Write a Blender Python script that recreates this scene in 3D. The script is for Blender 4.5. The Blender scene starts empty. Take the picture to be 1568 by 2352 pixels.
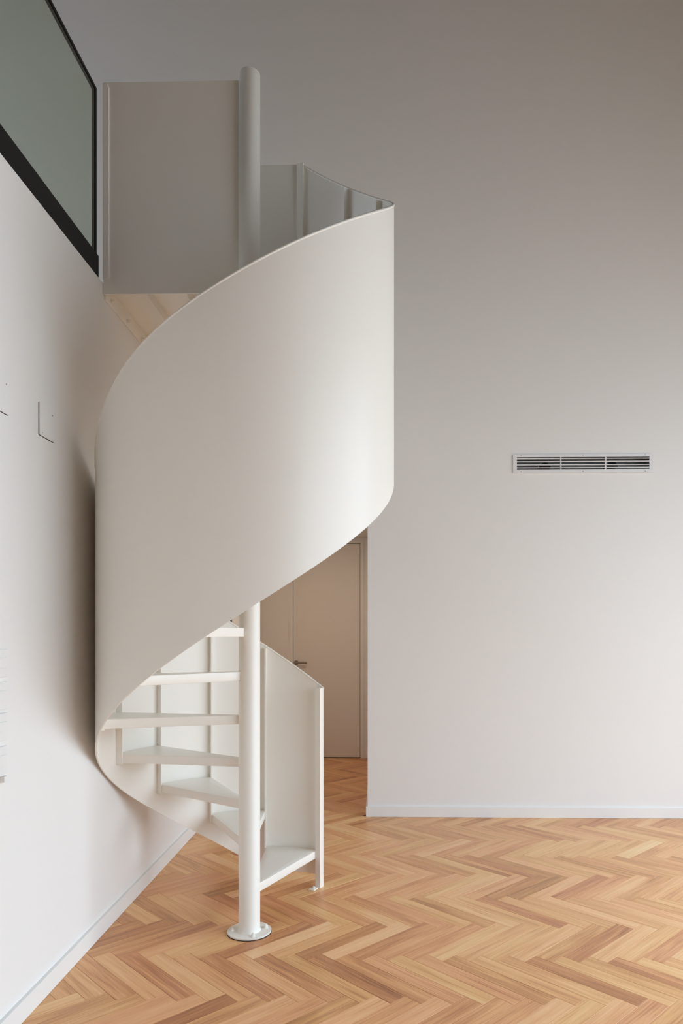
import bpy, bmesh, math, random
from mathutils import Vector, Matrix
random.seed(7)
scene = bpy.context.scene
COL = scene.collection

# ------------------------------------------------------------------ camera
W, H = 1568, 2352
F_PX, PX, PY = 1636.85, 832.93, 1452.88          # focal length and principal point, in pixels
cam_d = bpy.data.cameras.new('camera')
cam = bpy.data.objects.new('camera', cam_d)
COL.objects.link(cam)
cam_d.sensor_fit = 'HORIZONTAL'
cam_d.sensor_width = 36.0
cam_d.lens = 36.0 * F_PX / W
cam_d.shift_x = (W / 2 - PX) / W
cam_d.shift_y = (PY - H / 2) / W
cam_d.clip_start = 0.05
cam.location = (0, 0, 1.35)
CAM_YAW = 0.02186
cam.rotation_euler = (math.pi / 2, 0, CAM_YAW)
scene.camera = cam

# ------------------------------------------------------------------ light and exposure
EXPOSURE = 0.08
SKY = 10.0
HALL_W = 5.5
world = bpy.data.worlds.new('sky')
scene.world = world
world.use_nodes = True
bg = world.node_tree.nodes['Background']
bg.inputs['Color'].default_value = (0.745, 0.875, 1.0, 1)
# overcast sky: luminance grows from the horizon to the zenith as (1 + 2 sin h) / 3
wn, wl = world.node_tree.nodes, world.node_tree.links
wtc = wn.new('ShaderNodeTexCoord')
wsp = wn.new('ShaderNodeSeparateXYZ')
wmx = wn.new('ShaderNodeMath')
wmx.operation = 'MAXIMUM'
wmx.inputs[1].default_value = 0.0
wml = wn.new('ShaderNodeMath')
wml.operation = 'MULTIPLY_ADD'
wml.inputs[1].default_value = SKY * 2 / 3
wml.inputs[2].default_value = SKY / 3
wl.new(wtc.outputs['Generated'], wsp.inputs['Vector'])
wl.new(wsp.outputs['Z'], wmx.inputs[0])
wl.new(wmx.outputs[0], wml.inputs[0])
wl.new(wml.outputs[0], bg.inputs['Strength'])
vs = scene.view_settings
vs.view_transform = 'Standard'
vs.look = 'None'
vs.exposure = EXPOSURE
vs.gamma = 1.0
vs.use_curve_mapping = False
scene.cycles.max_bounces = 12
scene.cycles.diffuse_bounces = 8
scene.cycles.use_denoising = True

# main dimensions (metres): x to the right, y into the room, z up
XL, YB = -1.245, 5.232              # left wall face, back wall face
XE, YF = 3.7, -3.2                  # window wall face, wall behind the camera
ZC = 6.3                            # ceiling of the double-height room
ZU = 2.93                           # upper floor
XW = -5.0                           # far wall of the upper floor
XH, YH, ZH = -0.079, 7.66, 2.37     # hall: right wall, end wall, ceiling
WIN = (-1.4, 4.3, 0.0, 3.55)        # glazed opening in the right wall: y0, y1, z0, z1
WIN2 = (2.4, 4.6, 3.3, 5.4)        # window of the upper floor


def portal(name, loc, rot, sx, sy):
    l = bpy.data.lights.new(name, 'AREA')
    l.shape = 'RECTANGLE'
    l.size, l.size_y = sx, sy
    l.cycles.is_portal = True
    o = bpy.data.objects.new(name, l)
    o.location = loc
    o.rotation_euler = rot
    COL.objects.link(o)


portal('window_daylight', (XE + 0.02, (WIN[0] + WIN[1]) / 2, (WIN[2] + WIN[3]) / 2), (0, math.pi / 2, 0), WIN[3] - WIN[2], WIN[1] - WIN[0])
portal('upper_window_daylight', (XW - 0.02, (WIN2[0] + WIN2[1]) / 2, (WIN2[2] + WIN2[3]) / 2), (0, -math.pi / 2, 0), WIN2[3] - WIN2[2], WIN2[1] - WIN2[0])


# ------------------------------------------------------------------ materials
def mat(name, color, rough=0.5, spec=0.5, bump=0.0, bscale=60.0, metallic=0.0, mottle=0.0):
    m = bpy.data.materials.new(name)
    m.use_nodes = True
    nt = m.node_tree
    p = nt.nodes['Principled BSDF']
    p.inputs['Base Color'].default_value = (*color, 1)
    p.inputs['Roughness'].default_value = rough
    p.inputs['Specular IOR Level'].default_value = spec
    p.inputs['Metallic'].default_value = metallic
    tc = nt.nodes.new('ShaderNodeTexCoord')
    if bump:
        n = nt.nodes.new('ShaderNodeTexNoise')
        n.inputs['Scale'].default_value = bscale
        n.inputs['Detail'].default_value = 3
        b = nt.nodes.new('ShaderNodeBump')
        b.inputs['Strength'].default_value = bump
        b.inputs['Distance'].default_value = 0.002
        nt.links.new(tc.outputs['Object'], n.inputs['Vector'])
        nt.links.new(n.outputs['Fac'], b.inputs['Height'])
        nt.links.new(b.outputs['Normal'], p.inputs['Normal'])
    if mottle:
        n = nt.nodes.new('ShaderNodeTexNoise')
        n.inputs['Scale'].default_value = 2.5
        n.inputs['Detail'].default_value = 2
        mx = nt.nodes.new('ShaderNodeMix')
        mx.data_type = 'RGBA'
        mx.inputs['A'].default_value = (*[c * (1 - mottle) for c in color], 1)
        mx.inputs['B'].default_value = (*[min(1, c * (1 + mottle)) for c in color], 1)
        nt.links.new(tc.outputs['Object'], n.inputs['Vector'])
        nt.links.new(n.outputs['Fac'], mx.inputs['Factor'])
        nt.links.new(mx.outputs['Result'], p.inputs['Base Color'])
    return m


M = {}
M['wall'] = mat('wall_paint', (0.83, 0.82, 0.80), 0.75, 0.25, bump=0.06, bscale=180, mottle=0.006)
M['ceiling'] = mat('ceiling_paint', (0.78, 0.775, 0.76), 0.85, 0.2)
M['dark_ceiling'] = mat('dark_low_bounce_ceiling', (0.10, 0.065, 0.04), 0.6, 0.3)  # unseen ceiling made dark so less light bounces back
M['dark_wall'] = mat('dark_low_bounce_wall', (0.20, 0.15, 0.11), 0.6, 0.3)  # unseen wall behind the camera, dark to weaken the bounce
M['trim'] = mat('trim_gloss_paint', (0.83, 0.82, 0.80), 0.55, 0.25)
M['door'] = mat('door_paint', (0.80, 0.77, 0.73), 0.5, 0.35)
M['steel'] = mat('white_painted_steel', (0.862, 0.832, 0.770), 0.36, 0.45, bump=0.03, bscale=35, mottle=0.008)
M['weld'] = mat('painted_weld', (0.862, 0.832, 0.770), 0.45, 0.45, bump=0.6, bscale=160)
M['black'] = mat('black_anodised_metal', (0.006, 0.006, 0.0065), 0.5, 0.25)
M['seal_backing'] = mat('dark_sealant_and_backing', (0.03, 0.027, 0.025), 0.8, 0.2)
M['vent'] = mat('vent_white_enamel', (0.78, 0.785, 0.79), 0.45, 0.4)
M['duct'] = mat('duct_box_grey', (0.22, 0.225, 0.225), 0.6, 0.3)
M['ductdark'] = mat('duct_shade_black', (0.006, 0.006, 0.006), 0.7, 0.2)  # near-black colour for the shade inside the duct mouths
M['ductring'] = mat('duct_spigot_metal', (0.32, 0.32, 0.31), 0.35, 0.5, metallic=0.8)
M['plate'] = mat('white_plastic_plate', (0.82, 0.815, 0.80), 0.4, 0.4)
M['screw'] = mat('screw_grey', (0.25, 0.24, 0.23), 0.5, 0.4)
M['handle'] = mat('brushed_nickel', (0.30, 0.26, 0.22), 0.35, 0.5, metallic=0.9)
M['sub'] = mat('dark_subfloor', (0.10, 0.055, 0.03), 0.8, 0.2)
M['terrace'] = mat('terrace_paving', (0.38, 0.36, 0.33), 0.8, 0.2, mottle=0.1)
M['carpet'] = mat('upper_floor_timber', (0.42, 0.25, 0.14), 0.5, 0.3)

m = bpy.data.materials.new('fill_lamp_lens')  # glowing face of the fill lamp added in the hall
m.use_nodes = True
p = m.node_tree.nodes['Principled BSDF']
p.inputs['Emission Color'].default_value = (1.0, 0.8, 0.6, 1)
p.inputs['Emission Strength'].default_value = 4.0
M['lamp'] = m

m = bpy.data.materials.new('painted_dark_interior')
m.use_nodes = True
nt = m.node_tree
p = nt.nodes['Principled BSDF']
v = nt.nodes.new('ShaderNodeTexVoronoi')
v.inputs['Scale'].default_value = 45
r = nt.nodes.new('ShaderNodeValToRGB')
r.color_ramp.elements[0].position = 0.2
r.color_ramp.elements[0].color = (0.16, 0.14, 0.11, 1)
r.color_ramp.elements[1].position = 0.5
r.color_ramp.elements[1].color = (0.012, 0.011, 0.01, 1)
tc = nt.nodes.new('ShaderNodeTexCoord')
nt.links.new(tc.outputs['Object'], v.inputs['Vector'])
nt.links.new(v.outputs['Distance'], r.inputs['Fac'])
nt.links.new(r.outputs['Color'], p.inputs['Base Color'])
p.inputs['Roughness'].default_value = 0.5
M['speckle'] = m

m = bpy.data.materials.new('green_tinted_glass')
m.use_nodes = True
nt = m.node_tree
nt.nodes.remove(nt.nodes['Principled BSDF'])
tr = nt.nodes.new('ShaderNodeBsdfTransparent')
tr.inputs['Color'].default_value = (0.835, 0.885, 0.825, 1)
gl = nt.nodes.new('ShaderNodeBsdfGlossy')
gl.inputs['Roughness'].default_value = 0.0
fr = nt.nodes.new('ShaderNodeFresnel')
fr.inputs['IOR'].default_value = 1.5
ge = nt.nodes.new('ShaderNodeNewGeometry')
inv = nt.nodes.new('ShaderNodeMath')
inv.operation = 'SUBTRACT'
inv.inputs[0].default_value = 1.0
fm = nt.nodes.new('ShaderNodeMath')
fm.operation = 'MULTIPLY'
nt.links.new(ge.outputs['Backfacing'], inv.inputs[1])
nt.links.new(fr.outputs['Fac'], fm.inputs[0])
nt.links.new(inv.outputs[0], fm.inputs[1])
mx = nt.nodes.new('ShaderNodeMixShader')
nt.links.new(fm.outputs[0], mx.inputs['Fac'])
nt.links.new(tr.outputs['BSDF'], mx.inputs[1])
nt.links.new(gl.outputs['BSDF'], mx.inputs[2])
nt.links.new(mx.outputs['Shader'], nt.nodes['Material Output'].inputs['Surface'])
M['glass'] = m


def wood(name, per_object):
    """Blackbutt boards: the tone of each board comes from its own 'tone' value, grain runs along the board."""
    m = bpy.data.materials.new(name)
    m.use_nodes = True
    nt = m.node_tree
    N, Lk = nt.nodes.new, nt.links.new
    p = nt.nodes['Principled BSDF']
    uv = N('ShaderNodeUVMap')
    uv.uv_map = 'board_uv'
    sx = N('ShaderNodeSeparateXYZ')
    Lk(uv.outputs['UV'], sx.inputs['Vector'])
    a = N('ShaderNodeAttribute')
    if per_object:
        a.attribute_type = 'OBJECT'
        a.attribute_name = 'tone'
        tone = a.outputs['Fac']
        oi = N('ShaderNodeObjectInfo')
        rnd = oi.outputs['Random']
    else:
        a.attribute_type = 'GEOMETRY'
        a.attribute_name = 'board_tone'
        s = N('ShaderNodeSeparateColor')
        Lk(a.outputs['Color'], s.inputs['Color'])
        mt = N('ShaderNodeMath')
        mt.operation = 'MULTIPLY_ADD'
        mt.inputs[1].default_value = 2.0
        mt.inputs[2].default_value = -1.0
        Lk(s.outputs['Red'], mt.inputs[0])
        tone = mt.outputs[0]
        rnd = s.outputs['Green']
    off = N('ShaderNodeMath')
    off.operation = 'MULTIPLY'
    off.inputs[1].default_value = 97.0
    Lk(rnd, off.inputs[0])

    def coords(ku, kv):
        c = N('ShaderNodeCombineXYZ')
        for out, k, i in ((sx.outputs['X'], ku, 'X'), (sx.outputs['Y'], kv, 'Y')):
            mm = N('ShaderNodeMath')
            mm.operation = 'MULTIPLY'
            mm.inputs[1].default_value = k
            Lk(out, mm.inputs[0])
            Lk(mm.outputs[0], c.inputs[i])
        Lk(off.outputs[0], c.inputs['Z'])
        return c.outputs['Vector']

    def noise(vec, detail, dist=0.0, rough=0.55):
        n = N('ShaderNodeTexNoise')
        n.inputs['Scale'].default_value = 1.0
        n.inputs['Detail'].default_value = detail
        n.inputs['Roughness'].default_value = rough
        n.inputs['Distortion'].default_value = dist
        Lk(vec, n.inputs['Vector'])
        return n.outputs['Fac']

    def math2(op, x, y):
        n = N('ShaderNodeMath')
        n.operation = op
        for i, q in ((0, x), (1, y)):
            if isinstance(q, (int, float)):
                n.inputs[i].default_value = q
            else:
                Lk(q, n.inputs[i])
        return n.outputs[0]
    broad = noise(coords(2.2, 26), 2, 0.6)
    fine = noise(coords(5.0, 190), 3, 0.2)
    streak = noise(coords(1.3, 70), 2, 1.0)
    pores = noise(coords(30, 900), 2)
    t = math2('MULTIPLY', tone, 0.23)
    t = math2('ADD', t, 0.5)
    t = math2('ADD', t, math2('MULTIPLY', math2('SUBTRACT', broad, 0.5), 0.50))
    t = math2('ADD', t, math2('MULTIPLY', math2('SUBTRACT', fine, 0.5), 0.50))
    t = math2('ADD', t, math2('MULTIPLY', math2('SUBTRACT', streak, 0.5), 0.35))
    t = math2('ADD', t, math2('MULTIPLY', math2('SUBTRACT', pores, 0.5), 0.22))
    rp = N('ShaderNodeValToRGB')
    els = rp.color_ramp.elements
    els[0].position, els[0].color = 0.05, (0.28, 0.115, 0.043, 1)
    els[1].position, els[1].color = 0.95, (0.90, 0.65, 0.36, 1)
    for pos, c in ((0.33, (0.585, 0.288, 0.122)), (0.52, (0.76, 0.425, 0.190)), (0.72, (0.85, 0.54, 0.265))):
        e = els.new(pos)
        e.color = (*c, 1)
    Lk(t, rp.inputs['Fac'])
    # pinkish to yellowish drift between boards
    hs = N('ShaderNodeHueSaturation')
    Lk(math2('ADD', math2('MULTIPLY', rnd, 0.012), 0.4885), hs.inputs['Hue'])
    hs.inputs['Saturation'].default_value = 1.02
    Lk(rp.outputs['Color'], hs.inputs['Color'])
    Lk(hs.outputs['Color'], p.inputs['Base Color'])
    p.inputs['Roughness'].default_value = 0.33
    p.inputs['Specular IOR Level'].default_value = 0.33
    b = N('ShaderNodeBump')
    b.inputs['Strength'].default_value = 0.05
    b.inputs['Distance'].default_value = 0.001
    Lk(fine, b.inputs['Height'])
    Lk(b.outputs['Normal'], p.inputs['Normal'])
    return m


M['board'] = wood('blackbutt_board', True)
M['board_far'] = wood('blackbutt_board_far', False)


# ------------------------------------------------------------------ helpers
def obj(name, bm, material, parent=None, smooth=None, loc=None):
    me = bpy.data.meshes.new(name)
    bmesh.ops.recalc_face_normals(bm, faces=bm.faces)
    if smooth is not None:
        ang = math.radians(smooth)
        for f in bm.faces:
            f.smooth = True
        for e in bm.edges:
            if len(e.link_faces) == 2:
                if e.calc_face_angle(0) > ang:
                    e.smooth = False
            else:
                e.smooth = False
    bm.to_mesh(me)
    bm.free()
    me.materials.append(M[material])
    o = bpy.data.objects.new(name, me)
    COL.objects.link(o)
    if parent is not None:
        o.parent = parent
    if loc is not None:
        o.location = loc
    return o


def empty(name, loc):
    o = bpy.data.objects.new(name, None)
    o.empty_display_size = 0.1
    o.location = loc
    COL.objects.link(o)
    return o


def tag(o, label, cat, group=None):
    o['label'] = label
    o['category'] = cat
    if group:
        o['group'] = group
    return o


def structure(o, label=None, cat=None):
    o['kind'] = 'structure'
    if label:
        o['label'] = label
    if cat:
        o['category'] = cat
    return o


def box_bm(x0, x1, y0, y1, z0, z1, bevel=0.0, bm=None):
    bm = bm or bmesh.new()
    vs_ = [bm.verts.new((x, y, z)) for z in (z0, z1) for y in (y0, y1) for x in (x0, x1)]
    fs = [bm.faces.new([vs_[i] for i in q]) for q in ((0, 2, 3, 1), (4, 5, 7, 6), (0, 1, 5, 4), (2, 6, 7, 3), (0, 4, 6, 2), (1, 3, 7, 5))]
    if bevel:
        es = list({e for f in fs for e in f.edges})
        bmesh.ops.bevel(bm, geom=es, offset=bevel, segments=2, affect='EDGES', profile=0.5)
    return bm


def box(name, x0, x1, y0, y1, z0, z1, material, parent=None, bevel=0.0):
    """A box in world coordinates; under a parent Empty the parent's location is taken off."""
    if parent is not None:
        px, py, pz = world_loc(parent)
        x0, x1, y0, y1, z0, z1 = x0 - px, x1 - px, y0 - py, y1 - py, z0 - pz, z1 - pz
    return obj(name, box_bm(x0, x1, y0, y1, z0, z1, bevel), material, parent)


def world_loc(o):
    v_ = Vector((0, 0, 0))
    while o is not None:
        v_ = v_ + o.location
        o = o.parent
    return v_


def wall_bm(a_edges, b_edges, skip, place, thick_vec):
    """A wall as one solid: a grid of cells with openings left out, then pushed back by its thickness."""
    bm = bmesh.new()
    g = {}

    def vert(i, j):
        if (i, j) not in g:
            g[(i, j)] = bm.verts.new(place(a_edges[i], b_edges[j]))
        return g[(i, j)]
    fs = []
    for i in range(len(a_edges) - 1):
        for j in range(len(b_edges) - 1):
            if (i, j) in skip:
                continue
            fs.append(bm.faces.new((vert(i, j), vert(i + 1, j), vert(i + 1, j + 1), vert(i, j + 1))))
    r_ = bmesh.ops.extrude_face_region(bm, geom=fs)
    bmesh.ops.translate(bm, verts=[q for q in r_['geom'] if isinstance(q, bmesh.types.BMVert)], vec=thick_vec)
    for f in fs:
        if f.is_valid:
            pass
    return bm


def tube_bm(pts, rad, seg=10, bm=None, cap=True):
    bm = bm or bmesh.new()
    rings = []
    for i, p_ in enumerate(pts):
        p_ = Vector(p_)
        d = (Vector(pts[min(i + 1, len(pts) - 1)]) - Vector(pts[max(i - 1, 0)])).normalized()
        up = Vector((0, 0, 1)) if abs(d.z) < 0.9 else Vector((1, 0, 0))
        s = d.cross(up).normalized()
        t = s.cross(d)
        rr = rad[i] if isinstance(rad, (list, tuple)) else rad
        rings.append([bm.verts.new(p_ + (s * math.cos(k * 2 * math.pi / seg) + t * math.sin(k * 2 * math.pi / seg)) * rr) for k in range(seg)])
    for a, b in zip(rings, rings[1:]):
        for k in range(seg):
            bm.faces.new((a[k], a[(k + 1) % seg], b[(k + 1) % seg], b[k]))
    if cap:
        bm.faces.new(rings[0][::-1])
        bm.faces.new(rings[-1])
    return bm


def lathe_bm(profile, seg=48, bm=None):
    bm = bm or bmesh.new()
    rings = []
    for r_, z in profile:
        if r_ < 1e-6:
            rings.append([bm.verts.new((0, 0, z))])
        else:
            rings.append([bm.verts.new((r_ * math.cos(k * 2 * math.pi / seg), r_ * math.sin(k * 2 * math.pi / seg), z)) for k in range(seg)])
    for a, b in zip(rings, rings[1:]):
        for k in range(seg):
            q = (a[k % len(a)], a[(k + 1) % len(a)], b[(k + 1) % len(b)], b[k % len(b)])
            q = list(dict.fromkeys(q))
            if len(q) > 2:
                bm.faces.new(q)
    return bm


# ------------------------------------------------------------------ the room
TW = 0.15
# left wall, with a doorway in the hall part
structure(obj('wall_left', wall_bm([YF, 5.50, 6.06, YH + TW], [-0.02, 2.1, ZU], {(1, 0)}, lambda a, b: (XL, a, b), (-TW, 0, 0)), 'wall'),
          'white painted wall on the left, under the glass balustrade', 'wall')
# back wall with the hall opening
structure(obj('wall_back', wall_bm([XW, XL, XH, 1.006, 1.973, XE + TW], [-0.02, ZH, 2.536, 2.633, ZC], {(1, 0), (3, 2)}, lambda a, b: (a, YB, b), (0, TW, 0)), 'wall'),
          'tall white painted back wall with the air vent', 'wall')
structure(obj('wall_right', wall_bm([YF, WIN[0], WIN[1], YB], [-0.02, WIN[3], ZC], {(1, 0)}, lambda a, b: (XE, a, b), (TW, 0, 0)), 'wall'),
          'white wall with wide glazed opening out of frame', 'wall')
structure(obj('wall_front', box_bm(XW, XE + TW, YF - TW, YF, -0.02, ZC), 'dark_wall'), 'unseen wall behind the camera, darkened to cut bounced light', 'wall')
structure(obj('wall_upper_left', wall_bm([YF, WIN2[0], WIN2[1], YB], [ZU - 0.25, WIN2[2], WIN2[3], ZC], {(1, 1)}, lambda a, b: (XW, a, b), (-TW, 0, 0)), 'wall'),
          'white wall at the far side of upper floor', 'wall')
structure(obj('ceiling', box_bm(XW - TW, XE + TW, YF - TW, YB + TW, ZC, ZC + 0.15), 'dark_ceiling'), 'unseen ceiling high above the room, darkened to cut bounced light', 'ceiling')
structure(obj('floor_upper', box_bm(XW, XL - TW, YF, YB, ZU - 0.25, ZU), 'carpet'), 'upper floor slab behind the glass balustrade', 'floor')
# hall
structure(obj('wall_hall_right', box_bm(XH, XH + TW, YB + TW, YH + TW, -0.02, ZH), 'wall'), 'white right wall of the hall', 'wall')
DX0, DX1, DZ1 = -0.957, -0.157, 2.346
structure(obj('wall_hall_end', wall_bm([XL, DX0, DX1, XH], [-0.02, DZ1, ZH], {(1, 0)}, lambda a, b: (a, YH, b), (0, TW, 0)), 'wall'),
          'white end wall of the hall around the door', 'wall')
structure(obj('ceiling_hall', box_bm(XL - TW, XH + TW, YB + TW, YH + TW, ZH, ZH + 0.12), 'ceiling'), 'low white ceiling of the hall', 'ceiling')
structure(obj('terrace', box_bm(XE + TW, XE + 14, -12, 14, -0.2, -0.03), 'terrace'), 'paved terrace outside the glazed opening', 'terrace')


# baseboards
BT, BH = 0.016, 0.074
structure(obj('baseboard_left', box_bm(XL, XL + BT, YF, 5.47, 0.0005, BH, 0.0015), 'trim'), 'low white baseboard along the left wall', 'baseboard')
structure(obj('baseboard_back', box_bm(XH - 0.012, XE, YB - BT, YB, 0.0005, BH, 0.0015), 'trim'), 'low white baseboard along the back wall', 'baseboard')
structure(obj('baseboard_hall', box_bm(XH - 0.012, XH, YB, YH, 0.0005, BH, 0.0015), 'trim'), 'low white baseboard on the hall side wall', 'baseboard')
structure(obj('baseboard_end', box_bm(DX1, XH - 0.012, YH - BT, YH, 0.0005, BH, 0.0015), 'trim'), 'short white baseboard beside the hall door', 'baseboard')

# window frames (out of frame, but they shape the light)
w1 = structure(empty('window_1', (XE, WIN[0], 0)), 'wide sliding glass door opening in the right wall', 'window')
for y in (WIN[0], WIN[0] + (WIN[1] - WIN[0]) / 3, WIN[0] + 2 * (WIN[1] - WIN[0]) / 3, WIN[1]):
    box('window_stile', XE + 0.05, XE + 0.10, y - 0.03, y + 0.03, 0, WIN[3], 'black', w1)
box('window_rail', XE + 0.05, XE + 0.10, WIN[0], WIN[1], WIN[3] - 0.05, WIN[3], 'black', w1)
w2 = structure(empty('window_2', (XW, WIN2[0], WIN2[2])), 'window on the far wall of the upper floor', 'window')
box('window_stile', XW - 0.1, XW - 0.05, (WIN2[0] + WIN2[1]) / 2 - 0.03, (WIN2[0] + WIN2[1]) / 2 + 0.03, WIN2[2], WIN2[3], 'black', w2)

# hall door: frame, leaf, lever handle
d1 = structure(empty('door_1', ((DX0 + DX1) / 2, YH, 0)), 'plain pale door with lever handle at the end of the hall', 'door')
FW = 0.037
fb = bmesh.new()
prof = [(DX0, 0), (DX0, DZ1), (DX1, DZ1), (DX1, 0), (DX1 - FW, 0), (DX1 - FW, DZ1 - FW), (DX0 + FW, DZ1 - FW), (DX0 + FW, 0)]
vv = [fb.verts.new((x - d1.location.x, -0.012, z)) for x, z in prof]
f_ = fb.faces.new(vv)
ex = bmesh.ops.extrude_face_region(fb, geom=[f_])
bmesh.ops.translate(fb, verts=[q for q in ex['geom'] if isinstance(q, bmesh.types.BMVert)], vec=(0, 0.10, 0))
obj('door_frame', fb, 'trim', d1)
leaf = box('door_leaf', DX0 + FW + 0.004, DX1 - FW - 0.004, YH - 0.004, YH + 0.036, 0.010, DZ1 - FW - 0.005, 'door', d1, 0.0015)
hb = lathe_bm([(0, 0), (0.026, 0), (0.026, 0.008), (0.010, 0.009), (0.010, 0.05), (0, 0.05)], 20)
bmesh.ops.rotate(hb, verts=hb.verts, cent=(0, 0, 0), matrix=Matrix.Rotation(math.pi / 2, 3, 'X'))
tube_bm([(0, -0.045, 0), (0.06, -0.045, 0), (0.118, -0.045, 0)], 0.0105, 12, hb)
hx = -0.884
ho = obj('door_handle', hb, 'handle', leaf, smooth=40, loc=(hx - d1.location.x, -0.004, 1.026))
ho['label'] = 'brushed metal lever handle'
box('door_light_block', DX0 + 0.001, DX1 - 0.001, YH + 0.037, YH + 0.06, -0.0145, DZ1 - 0.001, 'seal_backing', d1)  # dark sheet added behind the leaf to stop light leaking through

# doorway in the hall part of the left wall, its dark interior painted on a panel
d2 = structure(empty('doorway_2', (XL, 5.78, 0)), 'dark speckled panel standing in for the dim room beyond the doorway', 'door')
box('door_leaf', XL - 0.045, XL - 0.008, 5.501, 6.059, 0.005, 2.1, 'speckle', d2)

# ------------------------------------------------------------------ herringbone floor
fl = structure(obj('floor', box_bm(XL - 0.1, XE + 0.15, YF - 0.1, YH + 0.1, -0.10, -0.0150), 'sub'),
               'herringbone timber floor of warm brown boards', 'floor')
BW, BL = 0.07899, 0.47905
S2 = math.sqrt(2.0)
OX = -1.12914 - (BW + BL) / S2
OY = 2.65096 - (BW - BL) / S2


def uv2xy(u, v_):
    return (OX + (u + v_) / S2, OY + (v_ - u) / S2)


def clip(poly, axis, lim, keep_less):
    out = []
    n = len(poly)
    for i in range(n):
        a, b = poly[i], poly[(i + 1) % n]
        ia = (a[axis] <= lim) == keep_less
        ib = (b[axis] <= lim) == keep_less
        if ia:
            out.append(a)
        if ia != ib:
            t = (lim - a[axis]) / (b[axis] - a[axis])
            out.append((a[0] + t * (b[0] - a[0]), a[1] + t * (b[1] - a[1])))
    return out


def area(poly):
    return 0.5 * sum(poly[i][0] * poly[(i + 1) % len(poly)][1] - poly[(i + 1) % len(poly)][0] * poly[i][1] for i in range(len(poly)))


def inset(poly, d):
    """Offset a convex counter-clockwise polygon inwards by d."""
    n = len(poly)
    lines = []
    for i in range(n):
        a, b = Vector(poly[i]), Vector(poly[(i + 1) % n])
        t = (b - a).normalized()
        nrm = Vector((-t.y, t.x))
        lines.append((a + nrm * d, t))
    out = []
    for i in range(n):
        (p1, t1), (p2, t2) = lines[i - 1], lines[i]
        den = t1.x * t2.y - t1.y * t2.x
        if abs(den) < 1e-9:
            out.append(tuple(p2))
            continue
        s = ((p2.x - p1.x) * t2.y - (p2.y - p1.y) * t2.x) / den
        out.append(tuple(p1 + t1 * s))
    return out


def clean(poly):
    out = []
    for q in poly:
        if not out or (q[0] - out[-1][0]) ** 2 + (q[1] - out[-1][1]) ** 2 > 1e-6:
            out.append(q)
    if len(out) > 1 and (out[0][0] - out[-1][0]) ** 2 + (out[0][1] - out[-1][1]) ** 2 < 1e-6:
        out.pop()
    return out


def board_geo(poly):
    """Outer ring, arrised top and skirt of one board, in board coordinates."""
    o1 = inset(poly, 0.0005)
    o2 = inset(poly, 0.0014)
    n = len(o1)
    vs_ = [(x, y, -0.0150) for x, y in o1] + [(x, y, -0.0007) for x, y in o1] + [(x, y, 0.0) for x, y in o2]
    fs = [tuple(range(2 * n, 3 * n))]
    for r_ in (0, 1):
        for i in range(n):
            j = (i + 1) % n
            fs.append((r_ * n + i, r_ * n + j, (r_ + 1) * n + j, (r_ + 1) * n + i))
    return vs_, fs


def proj(x, y, z=0.0):
    c, s = math.cos(CAM_YAW), math.sin(CAM_YAW)
    yc = -s * x + c * y
    return (PX + F_PX * (c * x + s * y) / yc, PY - F_PX * (z - 1.35) / yc, yc)


TONES = [(0.394, 4.498, 1.0), (1.63, 4.485, 1.2), (1.235, 4.505, 0.6), (0.534, 3.8, 0.8), (0.152, 3.846, 0.6), (0.919, 3.776, 0.6), (0.877, 3.84, -1.0), (0.79, 3.858, -0.7), (0.811, 2.799, -0.9), (0.044, 2.791, -0.8), (0.139, 2.54, 0.5), (0.58, 2.543, 0.7), (0.501, 2.547, -0.5), (1.119, 3.121, 0.6), (0.816, 3.064, -0.4), (-0.686, 2.756, 0.5), (-0.735, 2.693, -0.7), (-0.326, 2.809, -0.7), (-0.178, 2.935, -0.6), (-1.134, 3.388, 0.6), (-1.086, 3.442, -0.4), (-1.155, 3.28, -0.7), (-0.992, 2.792, 0.4), (-0.849, 2.759, -0.6), (-1.1, 2.79, -0.1), (-1.147, 2.592, 0.5), (-1.112, 2.532, -0.4), (0.349, 4.01, -0.6), (0.555, 4.125, -0.5), (-0.379, 2.697, 0.3), (-0.705, 3.112, 0.3), (-0.3, 3.282, -0.5), (-0.512, 3.353, -0.8), (0.699, 2.769, -0.2), (0.599, 2.845, 0.0), (0.194, 2.759, -0.1), (0.309, 2.814, 0.0), (0.42, 2.871, -0.4), (0.001, 3.104, -0.2), (0.146, 3.173, -0.5), (0.835, 2.595, 0.3), (0.95, 2.568, 0.0), (1.371, 4.342, 0.5), (0.735, 4.304, 0.5), (-0.946, 3.021, 0.3), (-0.852, 3.087, 0.2), (-1.08, 3.082, -0.3)]

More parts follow.
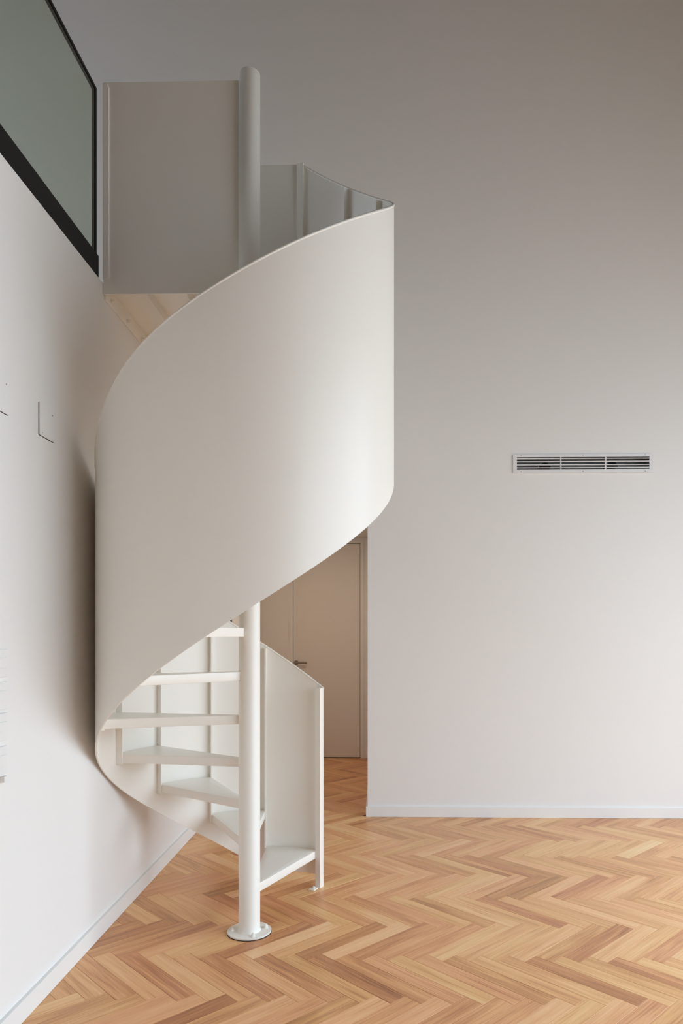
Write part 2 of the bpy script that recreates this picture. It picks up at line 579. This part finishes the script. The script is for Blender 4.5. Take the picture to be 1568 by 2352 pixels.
boards = []
for mrow in range(-14, 22):
    for k in range(-140, 160):
        for kind in (0, 1):
            if kind == 0:
                u0, u1, v0, v1 = k * BW + mrow * BL, k * BW + mrow * BL + BL, k * BW - mrow * BL, (k + 1) * BW - mrow * BL
            else:
                u0, u1 = k * BW + BL + mrow * BL, (k + 1) * BW + BL + mrow * BL
                v0, v1 = (k + 1) * BW - BL - mrow * BL, (k + 1) * BW - mrow * BL
            cx, cy = uv2xy((u0 + u1) / 2, (v0 + v1) / 2)
            if cx < XL - 0.3 or cx > XE + 0.3 or cy < YF - 0.3 or cy > YH + 0.3:
                continue
            poly = [uv2xy(u0, v0), uv2xy(u1, v0), uv2xy(u1, v1), uv2xy(u0, v1)]
            if area(poly) < 0:
                poly.reverse()
            full = abs(area(poly))
            q = clip(poly, 0, XL + 0.002, False)
            if cy > YB - 0.28 and any(x < XH and y > YB for x, y in poly):
                q = clip(q, 1, YH + 0.03, True)
                q = clip(q, 0, XH + 0.06, True) if cy > YB + 0.2 else q
            else:
                q = clip(q, 1, YB + 0.004, True)
            q = clip(q, 0, XE + 0.08, True)
            q = clip(q, 1, YF, False)
            q = clean(q)
            if len(q) < 3 or abs(area(q)) < 2e-5:
                continue
            tone = max(-1.0, min(1.0, random.gauss(0.0, 0.42)))
            for tx, ty, tv in TONES:
                du, dv = ((tx - OX) - (ty - OY)) / S2, ((tx - OX) + (ty - OY)) / S2
                if u0 <= du < u1 and v0 <= dv < v1:
                    tone = tv
            rnd = random.random()
            scr = 0.0
            pr = [proj(x, y) for x, y in q if -math.sin(CAM_YAW) * x + math.cos(CAM_YAW) * y > 0.3]
            if len(pr) == len(q):
                sp = [(x, y) for x, y, _ in pr]
                for ax, lim, less in ((0, 0, False), (0, W, True), (1, 0, False), (1, H, True)):
                    if len(sp) > 2:
                        sp = clip(sp, ax, lim, less)
                scr = abs(area(sp)) if len(sp) > 2 else 0.0
                # boards behind the back wall line or hidden by it do not show
                if cx > XH and cy > YB:
                    scr = 0.0
                if cx < XH and cy > YB and proj(cx, cy)[0] < 600:
                    scr *= 0.05
            boards.append((scr, kind, cx, cy, q, abs(area(q)) > 0.999 * full, tone, rnd))
boards.sort(key=lambda b: -b[0])

shared = None
ANG = {0: -math.pi / 4, 1: math.pi / 4}
far_v, far_f, far_uv, far_t = [], [], [], []
for idx, (scr, kind, cx, cy, q, whole, tone, rnd) in enumerate(boards):
    ca, sa = math.cos(ANG[kind]), math.sin(ANG[kind])
    loc = [((x - cx) * ca + (y - cy) * sa, -(x - cx) * sa + (y - cy) * ca) for x, y in q]
    if idx < 300 and scr > 5:
        if whole and shared is not None:
            me = shared
        else:
            vs_, fs = board_geo(loc)
            me = bpy.data.meshes.new('board')
            me.from_pydata(vs_, [], fs)
            uvl = me.uv_layers.new(name='board_uv')
            for lp in me.loops:
                x, y, z = vs_[lp.vertex_index]
                uvl.data[lp.index].uv = (x, y)
            me.materials.append(M['board'])
            if whole:
                shared = me
        o = bpy.data.objects.new('board', me)
        COL.objects.link(o)
        o.parent = fl
        o.location = (cx, cy, 0)
        o.rotation_euler = (random.gauss(0, 0.0012), random.gauss(0, 0.0003), ANG[kind])
        o['tone'] = float(tone)
    else:
        vs_, fs = board_geo(loc)
        b0 = len(far_v)
        far_v += [(cx + x * ca - y * sa, cy + x * sa + y * ca, z) for x, y, z in vs_]
        for f_ in fs:
            far_f.append(tuple(b0 + i for i in f_))
            for i in f_:
                far_uv.append(vs_[i][:2])
                far_t.append((tone * 0.5 + 0.5, rnd, 0, 1))
me = bpy.data.meshes.new('boards_beyond')
me.from_pydata(far_v, [], far_f)
uvl = me.uv_layers.new(name='board_uv')
uvl.data.foreach_set('uv', [c for t in far_uv for c in t])
ca_ = me.color_attributes.new('board_tone', 'FLOAT_COLOR', 'CORNER')
ca_.data.foreach_set('color', [c for t in far_t for c in t])
me.materials.append(M['board_far'])
o = bpy.data.objects.new('remaining_boards', me)
COL.objects.link(o)
o.parent = fl
o['kind'] = 'stuff'

# ------------------------------------------------------------------ spiral staircase
CX, CY = -0.581, 3.2
RO, RI = 0.651, 0.645
STEP, RISE, PHI0 = 26.4, 0.1962, 66.0
st = tag(empty('spiral_staircase', (CX, CY, 0)),
         'white painted steel spiral staircase wrapped in a curved solid guard', 'staircase')
ZTOP = 3.866


def pol(r_, deg, z=0.0):
    a = math.radians(deg)
    return Vector((r_ * math.cos(a), r_ * math.sin(a), z))


pole = obj('central_pole', lathe_bm([(0, 0.006), (0.056, 0.006), (0.0515, 0.011), (0.0478, 0.020), (0.0478, ZTOP - 0.003), (0.0460, ZTOP), (0, ZTOP)], 64), 'steel', st, smooth=40)
base = obj('base_plate', lathe_bm([(0, 0.0025), (0.0975, 0.0025), (0.0985, 0.004), (0.0985, 0.0085), (0.0970, 0.010), (0, 0.010)], 64), 'steel', pole, smooth=40)
obj('sealant', lathe_bm([(0, 0.0002), (0.1000, 0.0002), (0.0990, 0.0028), (0, 0.0028)], 48), 'seal_backing', pole, smooth=40)
for deg in (20, 110, 195, 292):
    c = pol(0.076, deg)
    bb = lathe_bm([(0.011, 0.010), (0.011, 0.013), (0.0075, 0.0135), (0.0075, 0.0215), (0.0045, 0.022), (0.0045, 0.027), (0, 0.0275)], 8)
    obj('bolt', bb, 'steel', pole, loc=(c.x, c.y, 0))


def interp(knots, x):
    if x <= knots[0][0]:
        return knots[0][1]
    for (x0, y0), (x1, y1) in zip(knots, knots[1:]):
        if x <= x1:
            return y0 + (y1 - y0) * (x - x0) / (x1 - x0)
    return knots[-1][1]


def smooth_interp(knots, x, wd=12):
    a, b = knots[0][0], knots[-1][0]
    wd = min(wd, x - a, b - x)
    if wd <= 0.01:
        return interp(knots, x)
    return sum(interp(knots, x + wd * (i / 6.0 - 1)) for i in range(13)) / 13


TOPK = [(63.4, 1.052), (110, 1.409), (150, 1.712), (202, 2.090), (237.7, 2.381), (274.6, 2.632), (316, 2.941), (347, 3.170), (380.6, 3.424), (410, 3.655), (436.4, 3.876)]


def ztop(phi):
    return smooth_interp(TOPK, phi)


def zlow(phi):
    z = 1.303 + 0.00735 * (phi - 262)
    k = 0.02
    return 0.062 + k * math.log(1 + math.exp((z - 0.062) / k)) if z < 0.3 else z


PA, PB = 63.4, 436.0
gb = bmesh.new()
NS = 248
rows_ = []
for i in range(NS + 1):
    ph = PA + (PB - PA) * i / NS
    zl, zt = zlow(ph), ztop(ph)
    rows_.append([gb.verts.new(pol(RO, ph, zl)), gb.verts.new(pol(RO, ph, zt)), gb.verts.new(pol(RI, ph, zt)), gb.verts.new(pol(RI, ph, zl))])
for a, b in zip(rows_, rows_[1:]):
    for k in range(4):
        gb.faces.new((a[k], a[(k + 1) % 4], b[(k + 1) % 4], b[k]))
gb.faces.new(rows_[0][::-1])
gb.faces.new(rows_[-1])
guard = obj('curved_guard', gb, 'steel', st, smooth=35)
guard['label'] = 'curved white sheet steel guard winding round the stairs'
tp, tr_ = [], []
for i in range(NS + 1):
    ph = PA + (PB - PA) * i / NS
    tp.append(pol((RO + RI) / 2, ph, ztop(ph) + 0.001))
    tr_.append(0.0052 + 0.0009 * random.random() + (0.0018 if random.random() < 0.05 else 0))
obj('top_bead', tube_bm(tp, tr_, 8), 'weld', guard, smooth=60)

# treads: a folded plate with turned-down lips at both edges, one per step
LIP, TT = 0.040, 0.006


def tread_bm(half, ro):
    """Sector centred on +x, from -half to +half degrees, top at z = 0."""
    bm = bmesh.new()
    n = 6
    prof_ = []
    for i in range(n + 1):
        a = -half + 2 * half * i / n
        if i == 0:
            prof_.append((a, -LIP))
        prof_.append((a, 0.0))
        if i == n:
            prof_.append((a, -LIP))
    g = []
    for a, z in prof_:
        g.append([bm.verts.new(pol(0.046, a, z)), bm.verts.new(pol(ro, a, z))])
    fs = [bm.faces.new((a[0], a[1], b[1], b[0])) for a, b in zip(g, g[1:])]
    bmesh.ops.recalc_face_normals(bm, faces=bm.faces)
    top = max(bm.faces, key=lambda f: f.calc_center_median().z)
    top.normal_update()
    if top.normal.z < 0:
        bmesh.ops.reverse_faces(bm, faces=bm.faces[:])
    bmesh.ops.solidify(bm, geom=bm.faces[:], thickness=TT)
    es = [e for e in bm.edges if len(e.link_faces) == 2 and abs(e.calc_face_angle(0)) > 1.0 and abs(e.verts[0].co.z - e.verts[1].co.z) < 1e-5 and e.calc_length() > 0.3]
    bmesh.ops.bevel(bm, geom=es, offset=0.002, segments=2, affect='EDGES', profile=0.5)
    return bm


tmesh = None
for k in range(14):
    z = RISE * (k + 1) - 0.002
    mid = PHI0 + STEP * (k + 0.5)
    if tmesh is None:
        t_o = obj('tread', tread_bm(STEP / 2 - 0.25, RI - 0.004), 'steel', st, smooth=30)
        tmesh = t_o.data
    else:
        t_o = bpy.data.objects.new('tread', tmesh)
        COL.objects.link(t_o)
        t_o.parent = st
    t_o.location = (0, 0, z)
    t_o.rotation_euler = (0, 0, math.radians(mid))
    # small fixing tabs between the lips and the stiffeners of the guard
    for s in (-1, 1):
        tb = box_bm(RI - 0.030, RI - 0.001, -0.006, 0.006, -LIP - 0.004, -0.004, 0.001)
        bmesh.ops.rotate(tb, verts=tb.verts, cent=(0, 0, 0), matrix=Matrix.Rotation(math.radians(s * (STEP / 2 - 0.9)), 3, 'Z'))
        obj('fixing_tab', tb, 'steel', t_o)

# vertical stiffeners inside the guard, one at each step
for k in range(1, 14):
    ph = PHI0 + STEP * k
    z0 = RISE * k - LIP - 0.008
    z1 = ztop(ph) - 0.006
    sb = box_bm(RI - 0.030, RI + 0.001, -0.004, 0.004, z0, z1)
    bmesh.ops.rotate(sb, verts=sb.verts, cent=(0, 0, 0), matrix=Matrix.Rotation(math.radians(ph), 3, 'Z'))
    obj('stiffener', sb, 'steel', guard)
# flat stiffener where the curve meets the landing panel
sb = box_bm(RI - 0.012, RI + 0.001, -0.017, 0.017, 2.86, 3.868)
bmesh.ops.rotate(sb, verts=sb.verts, cent=(0, 0, 0), matrix=Matrix.Rotation(math.radians(435.3), 3, 'Z'))
obj('stiffener', sb, 'steel', guard)

# end post where the guard begins, with its foot
sb = box_bm(RO - 0.037, RO + 0.0005, -0.015, 0.015, 0.0, ztop(63.4) + 0.004, 0.0015)
bmesh.ops.rotate(sb, verts=sb.verts, cent=(0, 0, 0), matrix=Matrix.Rotation(math.radians(64.9), 3, 'Z'))
post = obj('end_post', sb, 'steel', st)
sb = box_bm(RO - 0.085, RO - 0.036, -0.016, 0.016, 0.0003, 0.0065, 0.001)
bmesh.ops.rotate(sb, verts=sb.verts, cent=(0, 0, 0), matrix=Matrix.Rotation(math.radians(66.0), 3, 'Z'))
obj('foot_plate', sb, 'steel', post)
c = pol(RO - 0.058, 66)
obj('bolt', lathe_bm([(0.008, 0.0065), (0.008, 0.0125), (0.004, 0.013), (0.004, 0.018), (0, 0.0182)], 8), 'steel', post, loc=(c.x, c.y, 0))

# landing: plate with ribs, wall cleat, solid guard panels
ZL = 2.943
YN = 0.640                                   # north edge, relative to the pole axis
XW_ = XL - CX                                # wall face, relative to the pole axis
lb = bmesh.new()
poly = [(XW_ + 0.001, 0.012), (-0.050, 0.012), (-0.030, 0.046), (0.045, 0.0), (0.160, 0.612), (0.155, YN), (XW_ + 0.001, YN)]
poly = [(XW_ + 0.001, 0.004), (-0.040, 0.004), (0.012, 0.0475), (0.150, 0.600), (0.148, YN - 0.004), (XW_ + 0.001, YN - 0.004)]
lf = lb.faces.new([lb.verts.new((x, y, ZL)) for x, y in poly])
ex = bmesh.ops.extrude_face_region(lb, geom=[lf])
bmesh.ops.translate(lb, verts=[q for q in ex['geom'] if isinstance(q, bmesh.types.BMVert)], vec=(0, 0, -0.006))
land = obj('landing', lb, 'steel', st)
for x in (-1.057, -0.874, -0.691):
    obj('rib', box_bm(x - CX - 0.004, x - CX + 0.004, 0.010 if x < -0.8 else 0.05, YN - 0.006, ZL - 0.056, ZL - 0.006), 'steel', land)
cleat = obj('wall_cleat', box_bm(XW_ + 0.0008, XW_ + 0.009, 0.012, YN - 0.01, 2.862, ZL - 0.0065, 0.001), 'steel', land)
for y in (3.272, 3.482, 3.693):
    bb = lathe_bm([(0.010, 0), (0.010, 0.004), (0.007, 0.0045), (0.007, 0.011), (0.004, 0.0115), (0.004, 0.016), (0, 0.0165)], 8)
    bmesh.ops.rotate(bb, verts=bb.verts, cent=(0, 0, 0), matrix=Matrix.Rotation(math.pi / 2, 3, 'Y'))
    obj('bolt', bb, 'weld', land, loc=(XW_ + 0.009, y - CY, 2.884))
panel = obj('landing_panel', box_bm(XW_ + 0.0008, -0.040, -0.0035, 0.0035, 2.880, 3.838, 0.001), 'steel', st)
panel['label'] = 'flat white guard panel between wall and central pole'
fs_ = obj('edge_strip', box_bm(XW_ + 0.0008, XW_ + 0.024, -0.010, -0.0035, 2.950, 3.830, 0.0008), 'steel', panel)
pts = [(XW_ + 0.0255, -0.006, z) for z in [2.952 + 0.02 * i for i in range(44)]]
obj('weld_bead', tube_bm(pts, [0.0042 + 0.0012 * random.random() for _ in pts], 7), 'weld', panel, smooth=60)
pts = [(XW_ + 0.001 + 0.004 * i, -0.006, 2.949) for i in range(7)]
obj('weld_bead', tube_bm(pts, 0.0028, 7), 'weld', panel, smooth=60)
obj('landing_panel', box_bm(XW_ + 0.0008, 0.160, YN - 0.003, YN + 0.003, 2.862, 3.876, 0.001), 'steel', st)
# riser plate under the landing's front edge
rb = bmesh.new()
a, b = pol(0.050, 75.9), pol(RI - 0.006, 75.9)
n_ = Vector((-(b - a).y, (b - a).x, 0)).normalized() * 0.003
vv = [rb.verts.new(q + Vector((0, 0, z))) for z in (ZL - 0.058, ZL - 0.0065) for q in (a - n_, b - n_, b + n_, a + n_)]
for q in ((0, 3, 2, 1), (4, 5, 6, 7), (0, 1, 5, 4), (1, 2, 6, 5), (2, 3, 7, 6), (3, 0, 4, 7)):
    rb.faces.new([vv[i] for i in q])
obj('landing_lip', rb, 'steel', land)

# ------------------------------------------------------------------ glass balustrade of the upper floor
gy0, gy1 = YF + 0.005, 3.127
ba = tag(empty('glass_balustrade', (XL, gy1, ZU)), 'green tinted glass balustrade with black channel on the upper floor edge', 'balustrade')
box('bottom_channel', XL - 0.028, XL + 0.0006, gy0, 3.146, ZU + 0.0004, 3.026, 'black', ba)
box('glass_pane', XL - 0.018, XL - 0.006, gy0, gy1 - 0.008, 3.026, 3.752, 'glass', ba)
tb = bmesh.new()
prof = [(gy0, 3.765), (gy1 + 0.006, 3.765), (gy1 + 0.006, 3.026), (gy1 - 0.006, 3.026), (gy1 - 0.006, 3.752), (gy0, 3.752)]
vv = [tb.verts.new((-0.021, y - gy1, z - ZU)) for y, z in prof]
f_ = tb.faces.new(vv)
ex = bmesh.ops.extrude_face_region(tb, geom=[f_])
bmesh.ops.translate(tb, verts=[q for q in ex['geom'] if isinstance(q, bmesh.types.BMVert)], vec=(0.018, 0, 0))
obj('edge_trim', tb, 'black', ba)

# ------------------------------------------------------------------ air vent in the back wall
vx0, vx1, vz0, vz1 = 0.982, 1.994, 2.514, 2.650
ox0, ox1, oz0, oz1 = 1.010, 1.969, 2.540, 2.629
ve = tag(empty('air_vent', ((vx0 + vx1) / 2, YB, (vz0 + vz1) / 2)), 'long white slotted air vent set high in the back wall', 'vent')


def frame_bm(x0, x1, z0, z1, a0, a1, b0, b1, y, depth):
    bm = bmesh.new()
    o_ = [bm.verts.new((x, y, z)) for x, z in ((x0, z0), (x1, z0), (x1, z1), (x0, z1))]
    i_ = [bm.verts.new((x, y, z)) for x, z in ((a0, b0), (a1, b0), (a1, b1), (a0, b1))]
    fs = [bm.faces.new((o_[k], o_[(k + 1) % 4], i_[(k + 1) % 4], i_[k])) for k in range(4)]
    ex_ = bmesh.ops.extrude_face_region(bm, geom=fs)
    bmesh.ops.translate(bm, verts=[q for q in ex_['geom'] if isinstance(q, bmesh.types.BMVert)], vec=(0, depth, 0))
    return bm


vc = ve.location
DEEP = 0.022                                  # the face stands proud of the wall; the box is built behind it
obj('vent_frame', frame_bm(vx0 - vc.x, vx1 - vc.x, vz0 - vc.z, vz1 - vc.z, ox0 - vc.x, ox1 - vc.x, oz0 - vc.z, oz1 - vc.z, -0.010, 0.0098), 'vent', ve)
db = bmesh.new()                              # open-fronted metal box sunk into the wall
x0, x1, z0, z1 = ox0 - vc.x - 0.002, ox1 - vc.x + 0.002, oz0 - vc.z - 0.002, oz1 - vc.z + 0.002
fr_ = [db.verts.new((x, 0.0, z)) for x, z in ((x0, z0), (x1, z0), (x1, z1), (x0, z1))]
bk_ = [db.verts.new((x, 0.11, z)) for x, z in ((x0, z0), (x1, z0), (x1, z1), (x0, z1))]
for k in range(4):
    db.faces.new((fr_[k], fr_[(k + 1) % 4], bk_[(k + 1) % 4], bk_[k]))
db.faces.new(bk_)
obj('duct_box', db, 'duct', ve)
for zc in (2.6184, 2.5964, 2.5735, 2.5523):
    box('vent_blade', ox0, ox1, YB - 0.008, YB + 0.006, zc - 0.0030, zc + 0.0030, 'vent', ve)
for xm in (1.329, 1.653):
    box('vent_mullion', xm - 0.004, xm + 0.004, YB - 0.0096, YB + 0.008, oz0, oz1, 'vent', ve)
for xd, zd in ((1.224, 2.560), (1.712, 2.566)):
    nseg = 28

    def ring(rad, y):
        return [(xd - vc.x + rad * 1.1 * math.cos(math.pi * k / nseg), y, max(oz0, min(oz1, zd + rad * math.sin(math.pi * k / nseg))) - vc.z) for k in range(nseg + 1)]
    obj('duct_spigot', tube_bm(ring(0.046, 0.030), 0.0022, 6), 'ductring', ve)
    mb = bmesh.new()
    f_ = mb.faces.new([mb.verts.new(q) for q in ring(0.038, 0.034)])
    ex = bmesh.ops.extrude_face_region(mb, geom=[f_])
    bmesh.ops.translate(mb, verts=[q for q in ex['geom'] if isinstance(q, bmesh.types.BMVert)], vec=(0, 0.070, 0))
    obj('duct_mouth_shade', mb, 'ductdark', ve)  # solid black plug painting the dark hollow of the duct
for xs in (1.040, 1.489, 1.938):
    for zs in (2.643, 2.523):
        sc_ = lathe_bm([(0.0036, 0), (0.0036, 0.0006), (0.0024, 0.0012), (0, 0.0013)], 10)
        bmesh.ops.rotate(sc_, verts=sc_.verts, cent=(0, 0, 0), matrix=Matrix.Rotation(math.pi / 2, 3, 'X'))
        obj('screw', sc_, 'screw', ve, loc=(xs - vc.x, -0.0100, zs - vc.z))


# ------------------------------------------------------------------ covers, plates and switch on the walls
def cover(y0, y1, z0, z1, label):
    o_ = tag(empty('cover_plate', (XL, (y0 + y1) / 2, (z0 + z1) / 2)), label, 'cover plate', 'square covers high on the left wall')
    box('plate', XL + 0.0022, XL + 0.0050, y0, y1, z0, z1, 'wall', o_, 0.0004)
    box('backing', XL + 0.0001, XL + 0.0022, y0 - 0.0016, y1 - 0.004, z0 - 0.0016, z1 - 0.004, 'seal_backing', o_)
    for y, z in ((y0 + 0.02, z0 + 0.012), (y1 - 0.018, z1 - 0.022)):
        sc_ = lathe_bm([(0.0028, 0), (0.0024, 0.0006), (0, 0.0007)], 10)
        bmesh.ops.rotate(sc_, verts=sc_.verts, cent=(0, 0, 0), matrix=Matrix.Rotation(math.pi / 2, 3, 'Y'))
        obj('screw', sc_, 'screw', o_, loc=(0.0050, y - o_.location.y, z - o_.location.z))
    return o_


cover(2.586, 2.705, 2.077, 2.198, 'square white cover plate on left wall nearest the staircase')
cover(2.249, 2.368, 2.079, 2.200, 'square white cover plate on left wall, cut by the picture edge')

for i, zb in enumerate((1.203, 1.095, 0.992, 0.882)):
    where = ('topmost of the four', 'second from the top', 'third from the top', 'lowest of the four, with a plug')[i]
    pl = tag(empty('wall_plate', (XL, 2.31, zb)), 'white switch plate low on the left wall, ' + where, 'wall plate', 'white plates stacked low on the left wall')
    box('plate', XL + 0.0002, XL + 0.009, 2.270, 2.350, zb, zb + 0.092, 'plate', pl, 0.002)
    box('rocker', XL + 0.009, XL + 0.0125, 2.292, 2.340, zb + 0.030, zb + 0.064, 'plate', pl, 0.0012)
    if i == 3:
        pb = box_bm(0.0002, 0.016, 0.008, 0.028, -0.026, -0.006, 0.002)
        obj('plug', pb, 'plate', pl)

sw = tag(empty('light_switch', (XH, 5.42, 1.435)), 'white light switch plate edge on the hall wall corner', 'light switch')
box('plate', XH - 0.010, XH - 0.0002, 5.382, 5.458, 1.378, 1.494, 'plate', sw, 0.0015)
box('rocker', XH - 0.0125, XH - 0.010, 5.408, 5.432, 1.420, 1.452, 'plate', sw, 0.0006)

# ------------------------------------------------------------------ fill lamp added in the hall ceiling, out of view, to brighten the hall
dl = tag(empty('fill_lamp', (-0.45, 6.35, ZH)), 'small round fill lamp added unseen in the hall ceiling', 'fill_lamp')
obj('rim', lathe_bm([(0.040, -0.0002), (0.052, -0.0002), (0.052, -0.004), (0.046, -0.006), (0.040, -0.004)], 32), 'trim', dl, smooth=40)
obj('lens', lathe_bm([(0.040, -0.001), (0.040, -0.003), (0, -0.003)], 32), 'lamp', dl)
ld = bpy.data.lights.new('fill_lamp_light', 'AREA')
ld.shape = 'DISK'
ld.size = 0.075
ld.energy = HALL_W
ld.color = (1.0, 0.78, 0.58)
lo = bpy.data.objects.new('fill_lamp_light', ld)
lo.location = (0, 0, -0.006)
COL.objects.link(lo)
lo.parent = dl
